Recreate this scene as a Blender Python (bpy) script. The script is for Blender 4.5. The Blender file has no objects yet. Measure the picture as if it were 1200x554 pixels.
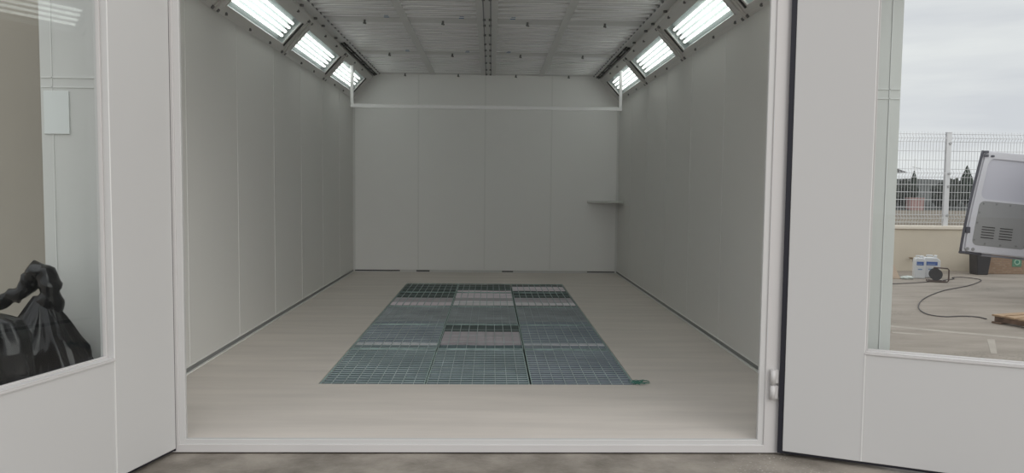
import bpy, bmesh, math, random
from mathutils import Vector, Matrix, noise
R = math.radians
C = bpy.context.scene.collection
sc = bpy.context.scene

# ------------------------------------------------------------------ camera
cam_data = bpy.data.cameras.new('camera')
cam = bpy.data.objects.new('camera', cam_data); C.objects.link(cam)
cam_data.sensor_width = 36; cam_data.sensor_fit = 'HORIZONTAL'; cam_data.lens = 896.26 / 1200 * 36
cam_data.clip_start = 0.05; cam_data.clip_end = 600
pitch, yaw, roll = R(-3.6695), R(1.5965), R(0.6072)
fwd = Vector((math.sin(yaw) * math.cos(pitch), math.cos(yaw) * math.cos(pitch), math.sin(pitch)))
rgt = Vector((math.cos(yaw), -math.sin(yaw), 0)); up = rgt.cross(fwd)
r2 = rgt * math.cos(roll) + up * math.sin(roll); u2 = -rgt * math.sin(roll) + up * math.cos(roll)
m = Matrix((r2, u2, -fwd)).transposed().to_4x4(); m.translation = Vector((0.0743, 0, 1.2963))
cam.matrix_world = m
sc.camera = cam
sc.view_settings.view_transform = 'Standard'; sc.view_settings.look = 'None'
sc.view_settings.gamma = 1; sc.view_settings.use_curve_mapping = False
sc.view_settings.exposure = 0.0

# ------------------------------------------------------------------ world: overcast sky
SKY = 1.04
ZEN = 1.9
TUBE = 4.2
w = bpy.data.worlds.new('overcast_sky'); sc.world = w; w.use_nodes = True
nt = w.node_tree; N = nt.nodes; L = nt.links
bg = N['Background']; tc = N.new('ShaderNodeTexCoord'); mp = N.new('ShaderNodeMapping')
mp.inputs['Scale'].default_value = (1.6, 1.6, 12)
nz = N.new('ShaderNodeTexNoise'); nz.inputs['Scale'].default_value = 1.4; nz.inputs['Detail'].default_value = 6
nz.inputs['Roughness'].default_value = .5
rp = N.new('ShaderNodeValToRGB')
rp.color_ramp.elements[0].position = .36; rp.color_ramp.elements[0].color = (.64, .65, .69, 1)
rp.color_ramp.elements[1].position = .66; rp.color_ramp.elements[1].color = (.84, .845, .84, 1)
L.new(tc.outputs['Generated'], mp.inputs['Vector']); L.new(mp.outputs['Vector'], nz.inputs['Vector'])
L.new(nz.outputs['Fac'], rp.inputs['Fac']); L.new(rp.outputs['Color'], bg.inputs['Color'])
# an overcast sky is brighter towards the zenith
sx = N.new('ShaderNodeSeparateXYZ'); L.new(tc.outputs['Generated'], sx.inputs[0])
gr = N.new('ShaderNodeMapRange'); gr.inputs['From Min'].default_value = .22; gr.inputs['From Max'].default_value = 1.0
gr.inputs['To Min'].default_value = SKY; gr.inputs['To Max'].default_value = SKY * ZEN
L.new(sx.outputs['Z'], gr.inputs['Value']); L.new(gr.outputs['Result'], bg.inputs['Strength'])
sun_d = bpy.data.lights.new('veiled_sun', 'SUN'); sun_d.energy = 1.15; sun_d.angle = R(55); sun_d.color = (1, .97, .92)
sun = bpy.data.objects.new('veiled_sun', sun_d); C.objects.link(sun); sun.rotation_euler = Vector((-.60, .77, -.21)).to_track_quat('-Z', 'Y').to_euler()

# ------------------------------------------------------------------ helpers
def mat(name, col, rough=.5, metal=0., spec=.5, bump=0., bscale=40., var=0., vscale=3., vstretch=(1, 1, 1), col2=None, coat=0.):
    m = bpy.data.materials.new(name); m.use_nodes = True
    n = m.node_tree.nodes; l = m.node_tree.links; b = n['Principled BSDF']
    b.inputs['Base Color'].default_value = (*col, 1); b.inputs['Roughness'].default_value = rough
    b.inputs['Metallic'].default_value = metal; b.inputs['Specular IOR Level'].default_value = spec
    b.inputs['Coat Weight'].default_value = coat
    if var or col2:
        t = n.new('ShaderNodeTexCoord'); mpp = n.new('ShaderNodeMapping'); mpp.inputs['Scale'].default_value = vstretch
        z = n.new('ShaderNodeTexNoise'); z.inputs['Scale'].default_value = vscale; z.inputs['Detail'].default_value = 8
        z.inputs['Roughness'].default_value = .6
        r = n.new('ShaderNodeValToRGB'); r.color_ramp.elements[0].position = .35; r.color_ramp.elements[1].position = .65
        c2 = col2 or tuple(min(1, c * (1 + var)) for c in col); c1 = col if col2 else tuple(c * (1 - var) for c in col)
        r.color_ramp.elements[0].color = (*c1, 1); r.color_ramp.elements[1].color = (*c2, 1)
        l.new(t.outputs['Object'], mpp.inputs['Vector']); l.new(mpp.outputs['Vector'], z.inputs['Vector'])
        l.new(z.outputs['Fac'], r.inputs['Fac']); l.new(r.outputs['Color'], b.inputs['Base Color'])
    if bump:
        t = n.new('ShaderNodeTexCoord'); z = n.new('ShaderNodeTexNoise'); z.inputs['Scale'].default_value = bscale
        z.inputs['Detail'].default_value = 6
        bp = n.new('ShaderNodeBump'); bp.inputs['Strength'].default_value = bump; bp.inputs['Distance'].default_value = .01
        l.new(t.outputs['Object'], z.inputs['Vector']); l.new(z.outputs['Fac'], bp.inputs['Height'])
        l.new(bp.outputs['Normal'], b.inputs['Normal'])
    return m

class MB:
    """collects shapes; build() links them as one mesh object"""
    def __init__(s): s.bm = bmesh.new(); s.mats = []
    def _m(s, faces, m):
        if m is None: return
        if m not in s.mats: s.mats.append(m)
        i = s.mats.index(m)
        for f in faces: f.material_index = i
    def box(s, x0, x1, y0, y1, z0, z1, m=None, bev=0):
        b = bmesh.new(); bmesh.ops.create_cube(b, size=1)
        for v in b.verts: v.co = Vector((x0 + (v.co.x + .5) * (x1 - x0), y0 + (v.co.y + .5) * (y1 - y0), z0 + (v.co.z + .5) * (z1 - z0)))
        if bev: bmesh.ops.bevel(b, geom=b.edges[:], offset=bev, segments=2, affect='EDGES', profile=.5)
        s.add(b, m); return s
    def add(s, b, m=None, M=None):
        mp_ = {}
        for v in b.verts: mp_[v] = s.bm.verts.new(M @ v.co if M else v.co)
        fs = []
        for f in b.faces:
            nf = s.bm.faces.new([mp_[v] for v in f.verts]); nf.smooth = f.smooth; fs.append(nf)
        s._m(fs, m); b.free()
    def cyl(s, a, c, r, m=None, seg=12, r2=None, caps=True):
        a = Vector(a); c = Vector(c); d = c - a
        b = bmesh.new(); bmesh.ops.create_cone(b, cap_ends=caps, segments=seg, radius1=r, radius2=r if r2 is None else r2, depth=d.length)
        for f in b.faces: f.smooth = len(f.verts) == 4
        M = Matrix.Translation((a + c) / 2) @ d.to_track_quat('Z', 'Y').to_matrix().to_4x4()
        s.add(b, m, M); return s
    def prism(s, pts, ext, m=None, bev=0):
        """polygon of 3D points extruded along ext"""
        b = bmesh.new(); vs = [b.verts.new(p) for p in pts]; f = b.faces.new(vs)
        r = bmesh.ops.extrude_face_region(b, geom=[f]); e = Vector(ext)
        for v in r['geom']:
            if isinstance(v, bmesh.types.BMVert): v.co += e
        bmesh.ops.recalc_face_normals(b, faces=b.faces[:])
        if bev: bmesh.ops.bevel(b, geom=b.edges[:], offset=bev, segments=2, affect='EDGES', profile=.5)
        s.add(b, m); return s
    def sweep(s, pts, rad, m=None, seg=8):
        """round tube along a polyline; rad number or list"""
        pts = [Vector(p) for p in pts]; n = len(pts); rings = []
        rr = rad if isinstance(rad, (list, tuple)) else [rad] * n
        prev = None
        for i, p in enumerate(pts):
            t = (pts[min(i + 1, n - 1)] - pts[max(i - 1, 0)]).normalized()
            if prev is None: u = t.orthogonal().normalized()
            else: u = (prev - t * prev.dot(t)).normalized()
            prev = u; v = t.cross(u)
            rings.append([s.bm.verts.new(p + (u * math.cos(a) + v * math.sin(a)) * rr[i]) for a in [k * 2 * math.pi / seg for k in range(seg)]])
        fs = []
        for i in range(n - 1):
            for k in range(seg):
                f = s.bm.faces.new([rings[i][k], rings[i][(k + 1) % seg], rings[i + 1][(k + 1) % seg], rings[i + 1][k]]); f.smooth = True; fs.append(f)
        fs.append(s.bm.faces.new(rings[0][::-1])); fs.append(s.bm.faces.new(rings[-1])); s._m(fs, m); return s
    def build(s, name, m=None, parent=None):
        bmesh.ops.recalc_face_normals(s.bm, faces=s.bm.faces[:])
        me = bpy.data.meshes.new(name); s.bm.to_mesh(me); s.bm.free()
        for q in (s.mats or [m]): me.materials.append(q)
        o = bpy.data.objects.new(name, me); C.objects.link(o)
        if parent is not None: o.parent = parent
        return o

def tag(o, label=None, cat=None, group=None, kind=None):
    if label: o['label'] = label
    if cat: o['category'] = cat
    if group: o['group'] = group
    if kind: o['kind'] = kind
    return o
def empty(name, loc=(0, 0, 0), rz=0):
    o = bpy.data.objects.new(name, None); C.objects.link(o); o.location = loc; o.rotation_euler = (0, 0, rz); o.empty_display_size = .1
    return o
def struct(o, label, cat): return tag(o, label, cat, kind='structure')
def copy_tree(o, parent=None):
    c = o.copy(); C.objects.link(c)
    if parent is not None: c.parent = parent
    for ch in [k for k in bpy.data.objects if k.parent == o]: copy_tree(ch, c)
    return c

# ------------------------------------------------------------------ materials
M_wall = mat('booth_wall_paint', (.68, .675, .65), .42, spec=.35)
M_seam = mat('cladding_seam', (.64, .645, .63), .4)
M_joint = mat('panel_joint', (.78, .78, .76), .4)
M_slant = mat('slanted_panel_metal', (.68, .67, .65), .45, spec=.4)
M_white = mat('white_lacquer', (.56, .555, .545), .38, spec=.4)
M_white2 = mat('white_profile', (.555, .54, .53), .38, spec=.4)
M_face = mat('cladding_white', (.56, .565, .545), .35)
M_floor = mat('booth_floor', (.655, .605, .555), .5, bump=.06, bscale=25, var=.07, vscale=2.2, vstretch=(.35, 2.6, 1))
M_dark = mat('dark_channel', (.06, .06, .06), .6)
M_black = mat('black_rubber', (.012, .012, .02), .45)
M_ceil_rail = mat('ceiling_rail_zinc', (.70, .70, .695), .5, spec=.4)
M_fabric = mat('filter_fabric', (.88, .88, .89), .8, spec=.2, var=.05, vscale=4, vstretch=(1, 8, 1))
M_wire = mat('galvanised_wire', (.95, .95, .95), .4, metal=.0)
M_gapshade = mat('wire_gap_shade', (.42, .42, .43), .5)
M_dwire = mat('dark_wire', (.22, .22, .23), .5)
M_screw = mat('screw_head', (.17, .17, .17), .5)
M_refl = mat('lamp_reflector', (.34, .38, .38), .35, spec=.5)
M_lampblack = mat('black_lamp_bar', (.03, .03, .03), .5)
M_blue = mat('blue_ink', (.12, .22, .38), .7)
M_concrete = mat('apron_concrete', (.165, .145, .12), .5, bump=.5, bscale=30, col2=(.34, .305, .262), vscale=3.4)
M_yard = mat('yard_concrete', (.23, .198, .165), .85, bump=.2, bscale=20, col2=(.31, .27, .23), vscale=2.6, vstretch=(.5, 1.6, 1))
M_render = mat('yard_wall_render', (.60, .535, .435), .9, bump=.2, bscale=40, var=.06, vscale=1.2)
M_cap = mat('wall_coping', (.72, .655, .56), .8)
M_fence = mat('white_fence_paint', (.60, .60, .61), .5)
M_grate = mat('galvanised_grating', (.46, .53, .54), .5, metal=.15, var=.25, vscale=2.2)
M_grate_edge = mat('grating_frame_teal', (.40, .52, .50), .5, metal=.2, var=.3, vscale=5)
M_pit = mat('pit_concrete', (.12, .12, .12), .9)
M_bag = mat('black_plastic', (.004, .004, .005), .20, spec=.4)
M_neigh = mat('grey_plaster', (.335, .31, .265), .9, bump=.1, bscale=15, var=.05, vscale=.8)

def speckle(m, col, scale, lo, hi):
    n = m.node_tree.nodes; l = m.node_tree.links; b = n['Principled BSDF']; src = b.inputs['Base Color'].links[0].from_socket
    t = n.new('ShaderNodeTexCoord'); z = n.new('ShaderNodeTexNoise'); z.inputs['Scale'].default_value = scale; z.inputs['Detail'].default_value = 3
    big = n.new('ShaderNodeTexNoise'); big.inputs['Scale'].default_value = .9
    ad = n.new('ShaderNodeMath'); ad.operation = 'ADD'
    mr = n.new('ShaderNodeMapRange'); mr.inputs['From Min'].default_value = lo; mr.inputs['From Max'].default_value = hi
    mx = n.new('ShaderNodeMix'); mx.data_type = 'RGBA'; mx.inputs['B'].default_value = (*col, 1)
    l.new(t.outputs['Object'], z.inputs['Vector']); l.new(t.outputs['Object'], big.inputs['Vector'])
    l.new(z.outputs['Fac'], ad.inputs[0]); l.new(big.outputs['Fac'], ad.inputs[1]); l.new(ad.outputs[0], mr.inputs['Value'])
    l.new(mr.outputs['Result'], mx.inputs['Factor']); l.new(src, mx.inputs['A']); l.new(mx.outputs['Result'], b.inputs['Base Color'])
speckle(M_concrete, (.55, .52, .48), 70, 1.22, 1.34)
speckle(M_yard, (.17, .15, .125), 45, 1.12, 1.3)

def glass(name, tint=(.97, .985, .98)):
    m = bpy.data.materials.new(name); m.use_nodes = True; n = m.node_tree.nodes; l = m.node_tree.links
    n.remove(n['Principled BSDF']); out = n['Material Output']
    t = n.new('ShaderNodeBsdfTransparent'); t.inputs['Color'].default_value = (*tint, 1)
    g = n.new('ShaderNodeBsdfGlossy'); g.inputs['Roughness'].default_value = .0
    f = n.new('ShaderNodeFresnel'); f.inputs['IOR'].default_value = 1.5
    geo = n.new('ShaderNodeNewGeometry')
    inv = n.new('ShaderNodeMapRange')  # same index seen from inside the pane as from outside
    inv.inputs['From Min'].default_value = 0; inv.inputs['From Max'].default_value = 1
    inv.inputs['To Min'].default_value = 1.5; inv.inputs['To Max'].default_value = 1 / 1.5
    l.new(geo.outputs['Backfacing'], inv.inputs['Value'])
    f2 = n.new('ShaderNodeFresnel'); l.new(inv.outputs['Result'], f2.inputs['IOR'])
    lw = f
    mx = n.new('ShaderNodeMixShader')
    l.new(f.outputs['Fac'], mx.inputs['Fac'])
    # fresnel node inverts the index on back faces; feed the inverted index so both faces act alike
    iv = n.new('ShaderNodeMapRange'); iv.inputs['To Min'].default_value = 1.33; iv.inputs['To Max'].default_value = 1 / 1.33
    l.new(geo.outputs['Backfacing'], iv.inputs['Value']); l.new(iv.outputs['Result'], f.inputs['IOR'])
    n.remove(f2); n.remove(inv)
    l.new(t.outputs[0], mx.inputs[1]); l.new(g.outputs[0], mx.inputs[2]); l.new(mx.outputs[0], out.inputs['Surface'])
    return m
M_glass = glass('window_glass')
M_lampglass = glass('lamp_cover_glass', (.95, .97, .965))

def emit(name, col, s):
    m = bpy.data.materials.new(name); m.use_nodes = True; b = m.node_tree.nodes['Principled BSDF']
    b.inputs['Base Color'].default_value = (.8, .8, .8, 1); b.inputs['Emission Color'].default_value = (*col, 1); b.inputs['Emission Strength'].default_value = s
    return m
M_tube = emit('fluorescent_tube_glow', (1.0, 1.0, .96), TUBE)

# ================================================================== STRUCTURE
YF, YI, YB = 3.86, 3.94, 11.60      # front face, inside of the front wall, back wall
HW, HO = 2.0, 2.14                   # inner / outer half width
ZS0, ZS1, XS1 = 2.595, 2.93, 1.70    # slanted lamp panel: lower z, upper z, upper x
ZC = 2.97
gx = 1.047; gy0, gy1 = 4.97, 10.24   # floor pit

# booth floor with the pit opening
f = MB()
for a in ((-HO, HO, YF + .02, gy0), (-HO, HO, gy1, YB + .1), (-HO, -gx, gy0, gy1), (gx, HO, gy0, gy1)):
    f.box(a[0], a[1], a[2], a[3], -.068, 0)
fl = f.build('floor', M_floor); struct(fl, 'pale beige grey booth floor around the gratings', 'floor')
p = MB(); p.box(-gx, gx, gy0, gy1, -.40, -.36); p.box(-gx - .05, -gx, gy0, gy1, -.4, -.068); p.box(gx, gx + .05, gy0, gy1, -.4, -.068)
p.box(-gx - .05, gx + .05, gy0 - .05, gy0, -.4, -.068); p.box(-gx - .05, gx + .05, gy1, gy1 + .05, -.4, -.068)
struct(p.build('floor_pit', M_pit), 'dark pit beneath the floor gratings', 'pit')

# walls
def side_wall(sg, name, lab):
    b = MB(); x0, x1 = sorted((sg * HW, sg * HO))
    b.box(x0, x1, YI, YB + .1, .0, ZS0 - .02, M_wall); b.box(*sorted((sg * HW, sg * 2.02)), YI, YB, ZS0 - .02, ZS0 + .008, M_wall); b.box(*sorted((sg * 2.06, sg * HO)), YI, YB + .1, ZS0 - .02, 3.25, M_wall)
    b.box(*sorted((sg * HO, sg * (HO + .004))), YF, YB + .1, -.068, 3.25, M_face)
    y = YB - 1.05
    while y > YI + .1:
        for d in (0,): b.box(*sorted((sg * (HW - .0025), sg * HW)), y + d - .0025, y + d + .0025, .045, ZS0, M_joint)
        y -= 1.052
    b.box(*sorted((sg * (HW - .006), sg * HW)), YB - .03, YB, .0, ZS0, M_joint)     # corner profile
    return struct(b.build(name), lab, 'wall')
side_wall(-1, 'wall_left', 'grey panelled left inner wall of the booth')
side_wall(1, 'wall_right', 'grey panelled right inner wall of the booth')
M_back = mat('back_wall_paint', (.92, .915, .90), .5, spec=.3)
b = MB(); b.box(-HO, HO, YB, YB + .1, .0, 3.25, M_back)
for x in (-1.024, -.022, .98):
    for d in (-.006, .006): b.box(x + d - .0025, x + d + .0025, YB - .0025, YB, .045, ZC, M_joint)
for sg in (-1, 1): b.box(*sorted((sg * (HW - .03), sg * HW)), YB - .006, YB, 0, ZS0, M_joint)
struct(b.build('wall_back'), 'grey back wall of the booth facing the doors', 'wall')

# front wall round the door opening
OX0, OX1, OZ = -1.555, 1.578, 2.62
b = MB()
b.box(-HO, OX0, YF, YI, -.068, 3.25, M_face); b.box(OX1, HO, YF, YI, -.068, 3.25, M_face); b.box(OX0, OX1, YF, YI, OZ, 3.25, M_face)
for s0, s1 in ((-HO, OX0), (OX1, HO)):
    for z in (1.765, 1.812): b.box(s0, s1, YF - .004, YF, z - .003, z + .003, M_seam)
    o_ = s0 if s0 < 0 else s1; sg = -1 if s0 < 0 else 1
    b.box(*sorted((o_ - sg * .055, o_ - sg * .051)), YF - .004, YF, -.06, 3.25, M_seam)
struct(b.build('wall_front'), 'white cladding either side of the door opening', 'wall')

q = MB(); q.box(-2.128, -2.005, YF - .008, YF - .0005, 1.535, 1.745, None, .002)  # pale tile added on the cladding to imitate a reflection in the left pane
tag(q.build('reflection_patch', mat('painted_reflection', (.64, .67, .66), .3)), 'pale rectangle imitating a reflection in the left door pane, set on the front cladding', 'reflection')
# door frame profile
b = MB(); JX0, JX1 = -1.465, 1.468
ib = .030
def frame_ring(x0, x1, z0, z1, wx, wz0, y0, y1, m, lw=None):
    lw = lw or wx
    b.box(x0, x0 + lw, y0, y1, z0, z1, m, .003); b.box(x1 - wx, x1, y0, y1, z0, z1, m, .003)
    b.box(x0 + lw - .003, x1 - wx + .003, y0, y1, z0, z0 + wz0, m, .003); b.box(x0 + lw - .003, x1 - wx + .003, y0, y1, z1 - wx, z1, m, .003)
frame_ring(OX0, OX1, -.063, OZ + .02, .082, .042, YF - .012, YF + .04, M_white2, .06)
frame_ring(JX0 - ib - .003, JX1 + .031, -.024, OZ - .06, .033, .028, YF - .004, YF + .019, M_white)
struct(b.build('trim_1', M_white), 'white stepped door frame with raised sill', 'door frame')

# ceiling slab and roof
b = MB(); b.box(-HO, HO, YF, YB + .1, 3.25, 3.33, M_face); b.box(-1.72, 1.72, YI, YB, ZC + .09, ZC + .12, M_wall)
b.box(-1.72, 1.72, YI, 6.0, ZC, ZC + .03, M_wall)
struct(b.build('ceiling', M_wall), 'closed ceiling deck above the filter frames', 'ceiling')

# slanted lamp panels
SL = math.hypot(HW - XS1, ZS1 - ZS0); ex = -(HW - XS1) / SL; ez = (ZS1 - ZS0) / SL
def SP(sg, s, y, d=0):
    """point on the slanted panel: s up the slope, y depth, d out into the room"""
    nx, nz_ = -ez, ex      # room-facing normal for the right side is (-ez, -(+))...
    X = HW + ex * s + d * (-ez); Z = ZS0 + ez * s + d * (ex)
    return Vector((sg * X, y, Z))
def slab(mb, sg, s0, s1, y0, y1, d0, d1, m=None, bev=0):
    pts = [SP(sg, s0, y0, d0), SP(sg, s1, y0, d0), SP(sg, s1, y0, d1), SP(sg, s0, y0, d1)]
    mb.prism(pts, (0, y1 - y0, 0), m, bev)
OPS = [(4.13, 5.68), (5.985, 7.535), (7.86, 9.41), (9.71, 11.26)]
O0, O1 = .08, .345
for sg, nm, lab in ((-1, 'trim_2', 'grey slanted metal strip with lamp openings on the left'), (1, 'trim_3', 'grey slanted metal strip with lamp openings on the right')):
    b = MB()
    slab(b, sg, 0, O0, YI, YB, -.012, 0); slab(b, sg, O1, SL, YI, YB, -.012, 0)
    slab(b, sg, -.004, .022, YI, YB, 0, .006); slab(b, sg, SL - .045, SL - .03, YI, YB, 0, .005)
    ys = [YI] + [v for o in OPS for v in o] + [YB]
    for i in range(0, len(ys), 2): slab(b, sg, O0, O1, ys[i], ys[i + 1], -.012, 0)
    # return from the slope to the ceiling rail
    b.box(*sorted((sg * 1.70, sg * 1.715)), YI, YB, ZS1 - .005, ZC + .03)
    t = struct(b.build(nm, M_slant), lab, 'trim')
    proto = None
    for s in (.022, .412):
        y = 4.3
        while y < 11.5:
            near = any(abs(y - (o[1] + .16)) < .16 for o in OPS)
            if not near:
                if proto is None:
                    q = MB(); a = SP(sg, 0, 0, 0); c = SP(sg, 0, 0, .012); q.cyl(a - SP(sg, 0, 0), c - SP(sg, 0, 0), .013, seg=10); q.cyl(c - a, SP(sg, 0, 0, .02) - a, .007, seg=6)
                    o = proto = q.build('screw', M_screw, t)
                else: o = proto.copy(); C.objects.link(o); o.parent = t
                o.location = SP(sg, s, y)
            y += .585

M_chan = mat('base_channel_grey', (.20, .205, .20), .5)
# baseboard channels
def skirt(name, lab, boxes):
    b = MB()
    for (x0, x1, y0, y1, z0, z1, m_) in boxes: b.box(x0, x1, y0, y1, z0, z1, m_)
    struct(b.build(name, M_dark), lab, 'baseboard')
for sg, nm in ((-1, 'left'), (1, 'right')):
    q = lambda a, c: sorted((sg * a, sg * c))
    skirt('baseboard_' + nm, 'dark base channel with pale lip along the %s wall' % nm, [
        (*q(HW - .004, HW), YI, YB, .010, .040, M_chan), (*q(HW - .02, HW), YI, YB, 0, .009, M_joint), (*q(HW - .008, HW), YI, YB, .040, .048, M_joint)])
skirt('baseboard_back', 'dark base channel with pale lip along the back wall', [
    (-HW + .02, HW - .02, YB - .004, YB, .012, .028, M_wall), (-HW + .02, -1.3, YB - .006, YB, .012, .028, M_dark), (-1.05, -.85, YB - .012, YB, .008, .028, M_dark),
    (.25, .42, YB - .012, YB, .008, .026, M_dark), (1.55, 1.97, YB - .006, YB, .012, .026, M_dark), (-HW + .02, HW - .02, YB - .02, YB, 0, .009, M_joint), (-HW + .02, HW - .02, YB - .008, YB, .03, .036, M_joint)])

# ground outside
b = MB(); b.box(-6, 3.4, -6, YF + .0, -.4, -.070)
struct(b.build('floor_apron', M_concrete), 'dark stained concrete apron below the door sill', 'ground')
b = MB(); b.box(-40, -6, -40, 13.0, -.4, -.071); b.box(3.4, 60, -40, 13.0, -.4, -.071); b.box(-6, 3.4, -40, -6, -.4, -.071); b.box(-6, 3.4, YF, 13, -.5, -.41)
b.box(-6, -2.3, YF, 13, -.4, -.071); b.box(2.3, 3.4, YF, 13, -.4, -.071)
# pale worn joint lines and patches in the yard concrete
M_pale = mat('worn_pale_concrete', (.345, .31, .268), .9, var=.1, vscale=6)
def patch(pts): b.prism([Vector((x, y, -.0712)) for x, y in pts], (0, 0, .0015), M_pale)
patch([(3.6, 7.83), (4.13, 7.53), (4.6, 7.23), (5.08, 6.95), (5.6, 6.62), (5.62, 6.70), (5.1, 7.05), (4.62, 7.34), (4.15, 7.66), (3.6, 7.95)])
patch([(3.97, 7.22), (4.2, 7.12), (4.24, 7.19), (4.0, 7.3)])
patch([(4.72, 6.95), (4.78, 6.93), (4.38, 6.3), (4.34, 6.32)])
patch([(5.0, 6.8), (5.35, 6.65), (5.4, 6.72), (5.05, 6.88)])
patch([(8.30, 12.4), (8.36, 12.36), (8.4, 12.46)])
b.bm.faces.ensure_lookup_table()
for f_ in b.bm.faces:
    pass
o = b.build('floor_yard', M_yard)
# first slot must be the yard concrete
o.data.materials.clear(); o.data.materials.append(M_pale); o.data.materials.append(M_yard)
for pl_ in o.data.polygons:
    if max(o.data.vertices[v].co.z for v in pl_.vertices) < -.0704: pl_.material_index = 1
    if min(o.data.vertices[v].co.z for v in pl_.vertices) >= -.0713 and max(o.data.vertices[v].co.z for v in pl_.vertices) > -.0705: pl_.material_index = 0
struct(o, 'beige grey concrete yard beyond the right door', 'ground')

# neighbouring plaster wall, left of the booth
b = MB(); b.box(-9, -2.16, 4.75, 4.95, -.07, 4.2)
struct(b.build('wall_neighbour', M_neigh), 'plain brownish grey wall left of the booth', 'wall')

# ================================================================== DOORS
M_bead = mat('pale_seam_bead', (.72, .715, .70), .35)
def door(name, hx, hy, dx, dy, stile, width, lab, hinge_seal):
    """local x runs from the hinge along the leaf, local y points away from the inner face (behind)"""
    root = empty(name, (hx, hy, 0)); struct(root, lab, 'door')
    ang = math.atan2(dy, dx); root.rotation_euler = (0, 0, ang)
    sg = 1 if dx > 0 else -1                       # side on which the outside of the leaf lies, in local y
    # inner face is at local y = 0, the body goes to the side away from the camera
    bk = 1 if name == 'door_2' else -1
    Y = lambda a, c: sorted((bk * a, bk * c))
    T = .075; zb, zt = -.04, 2.60; wx0, wx1 = stile, width - .13; wz0, wz1 = .508, 2.42
    b = MB()
    b.box(0, stile, *Y(0, T), zb, zt, None, .003)
    b.box(wx1, width, *Y(0, T), zb, zt, None, .003)
    b.box(stile + .002, wx1 - .002, *Y(.0015, T), zb, wz0, None, .003); b.box(stile + .002, wx1 - .002, *Y(.0015, T), wz1, zt, None, .003)
    b.box(stile - .003, stile + .003, *Y(-.0015, .006), zb + .002, wz0 - .013, M_bead)
    b.mats.insert(0, M_white)
    for f_ in b.bm.faces: f_.material_index = 1 if abs(f_.calc_center_median().x - stile) < .0035 and max(v.co.x for v in f_.verts) < stile + .0035 and min(v.co.x for v in f_.verts) > stile - .0035 and abs(f_.calc_center_median().y) < .007 else 0
    b.build('leaf', M_white, root)
    b = MB()                                       # glazing bead: raised lip round the opening and inner bead at the pane
    for (x0, x1, z0, z1) in ((wx0, wx0 + .010, wz0, wz1), (wx1 - .010, wx1, wz0, wz1), (wx0 + .0101, wx1 - .0101, wz0, wz0 + .010), (wx0 + .0101, wx1 - .0101, wz1 - .010, wz1)):
        b.box(x0, x1, *Y(.035, .053), z0, z1, None, .002)
    b.box(wx0 - .004, wx1 + .002, *Y(-.004, .010), wz0 - .012, wz0 - .002, None, .002)
    b.box(wx0 + .001, wx1, *Y(-.001, .035), wz0 - .002, wz0 + .004, None, .001)
    b.build('glazing_bead', M_white2, root)
    b = MB(); b.box(wx0 + .003, wx1 - .003, *Y(.054, .060), wz0 + .003, wz1 - .003)
    g = b.build('glass_pane', M_glass, root)
    b = MB()
    b.box(0.0, width, *Y(.012, .045), zb - .014, zb)
    b.box(-hinge_seal, 0, *Y(.006, .040), zb - .014, zt)
    b.build('rubber_seal', M_black, root)
    return root
dl = door('door_1', -1.508, 3.838, -.0933, -.349, .405, 1.50, 'left white door leaf swung open with tall window pane', .012)
dr = door('door_2', 1.582, 3.812, .645, -.295, .368, 1.50, 'right white door leaf swung wide open with tall window pane', .026)
# hinge on the right of the frame
b = MB()
for z0, z1 in ((.222, .297), (.303, .378)):
    b.cyl((1.528, 3.83, z0), (1.528, 3.83, z1), .0135, seg=16)
    b.box(1.528, 1.560, 3.836, 3.85, z0 + .003, z1 - .003)
b.cyl((1.528, 3.83, .29), (1.528, 3.83, .31), .007, M_white2)
o = b.build('hinge', M_white2); tag(o, 'white barrel hinge low on the right door frame', 'hinge')

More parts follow.
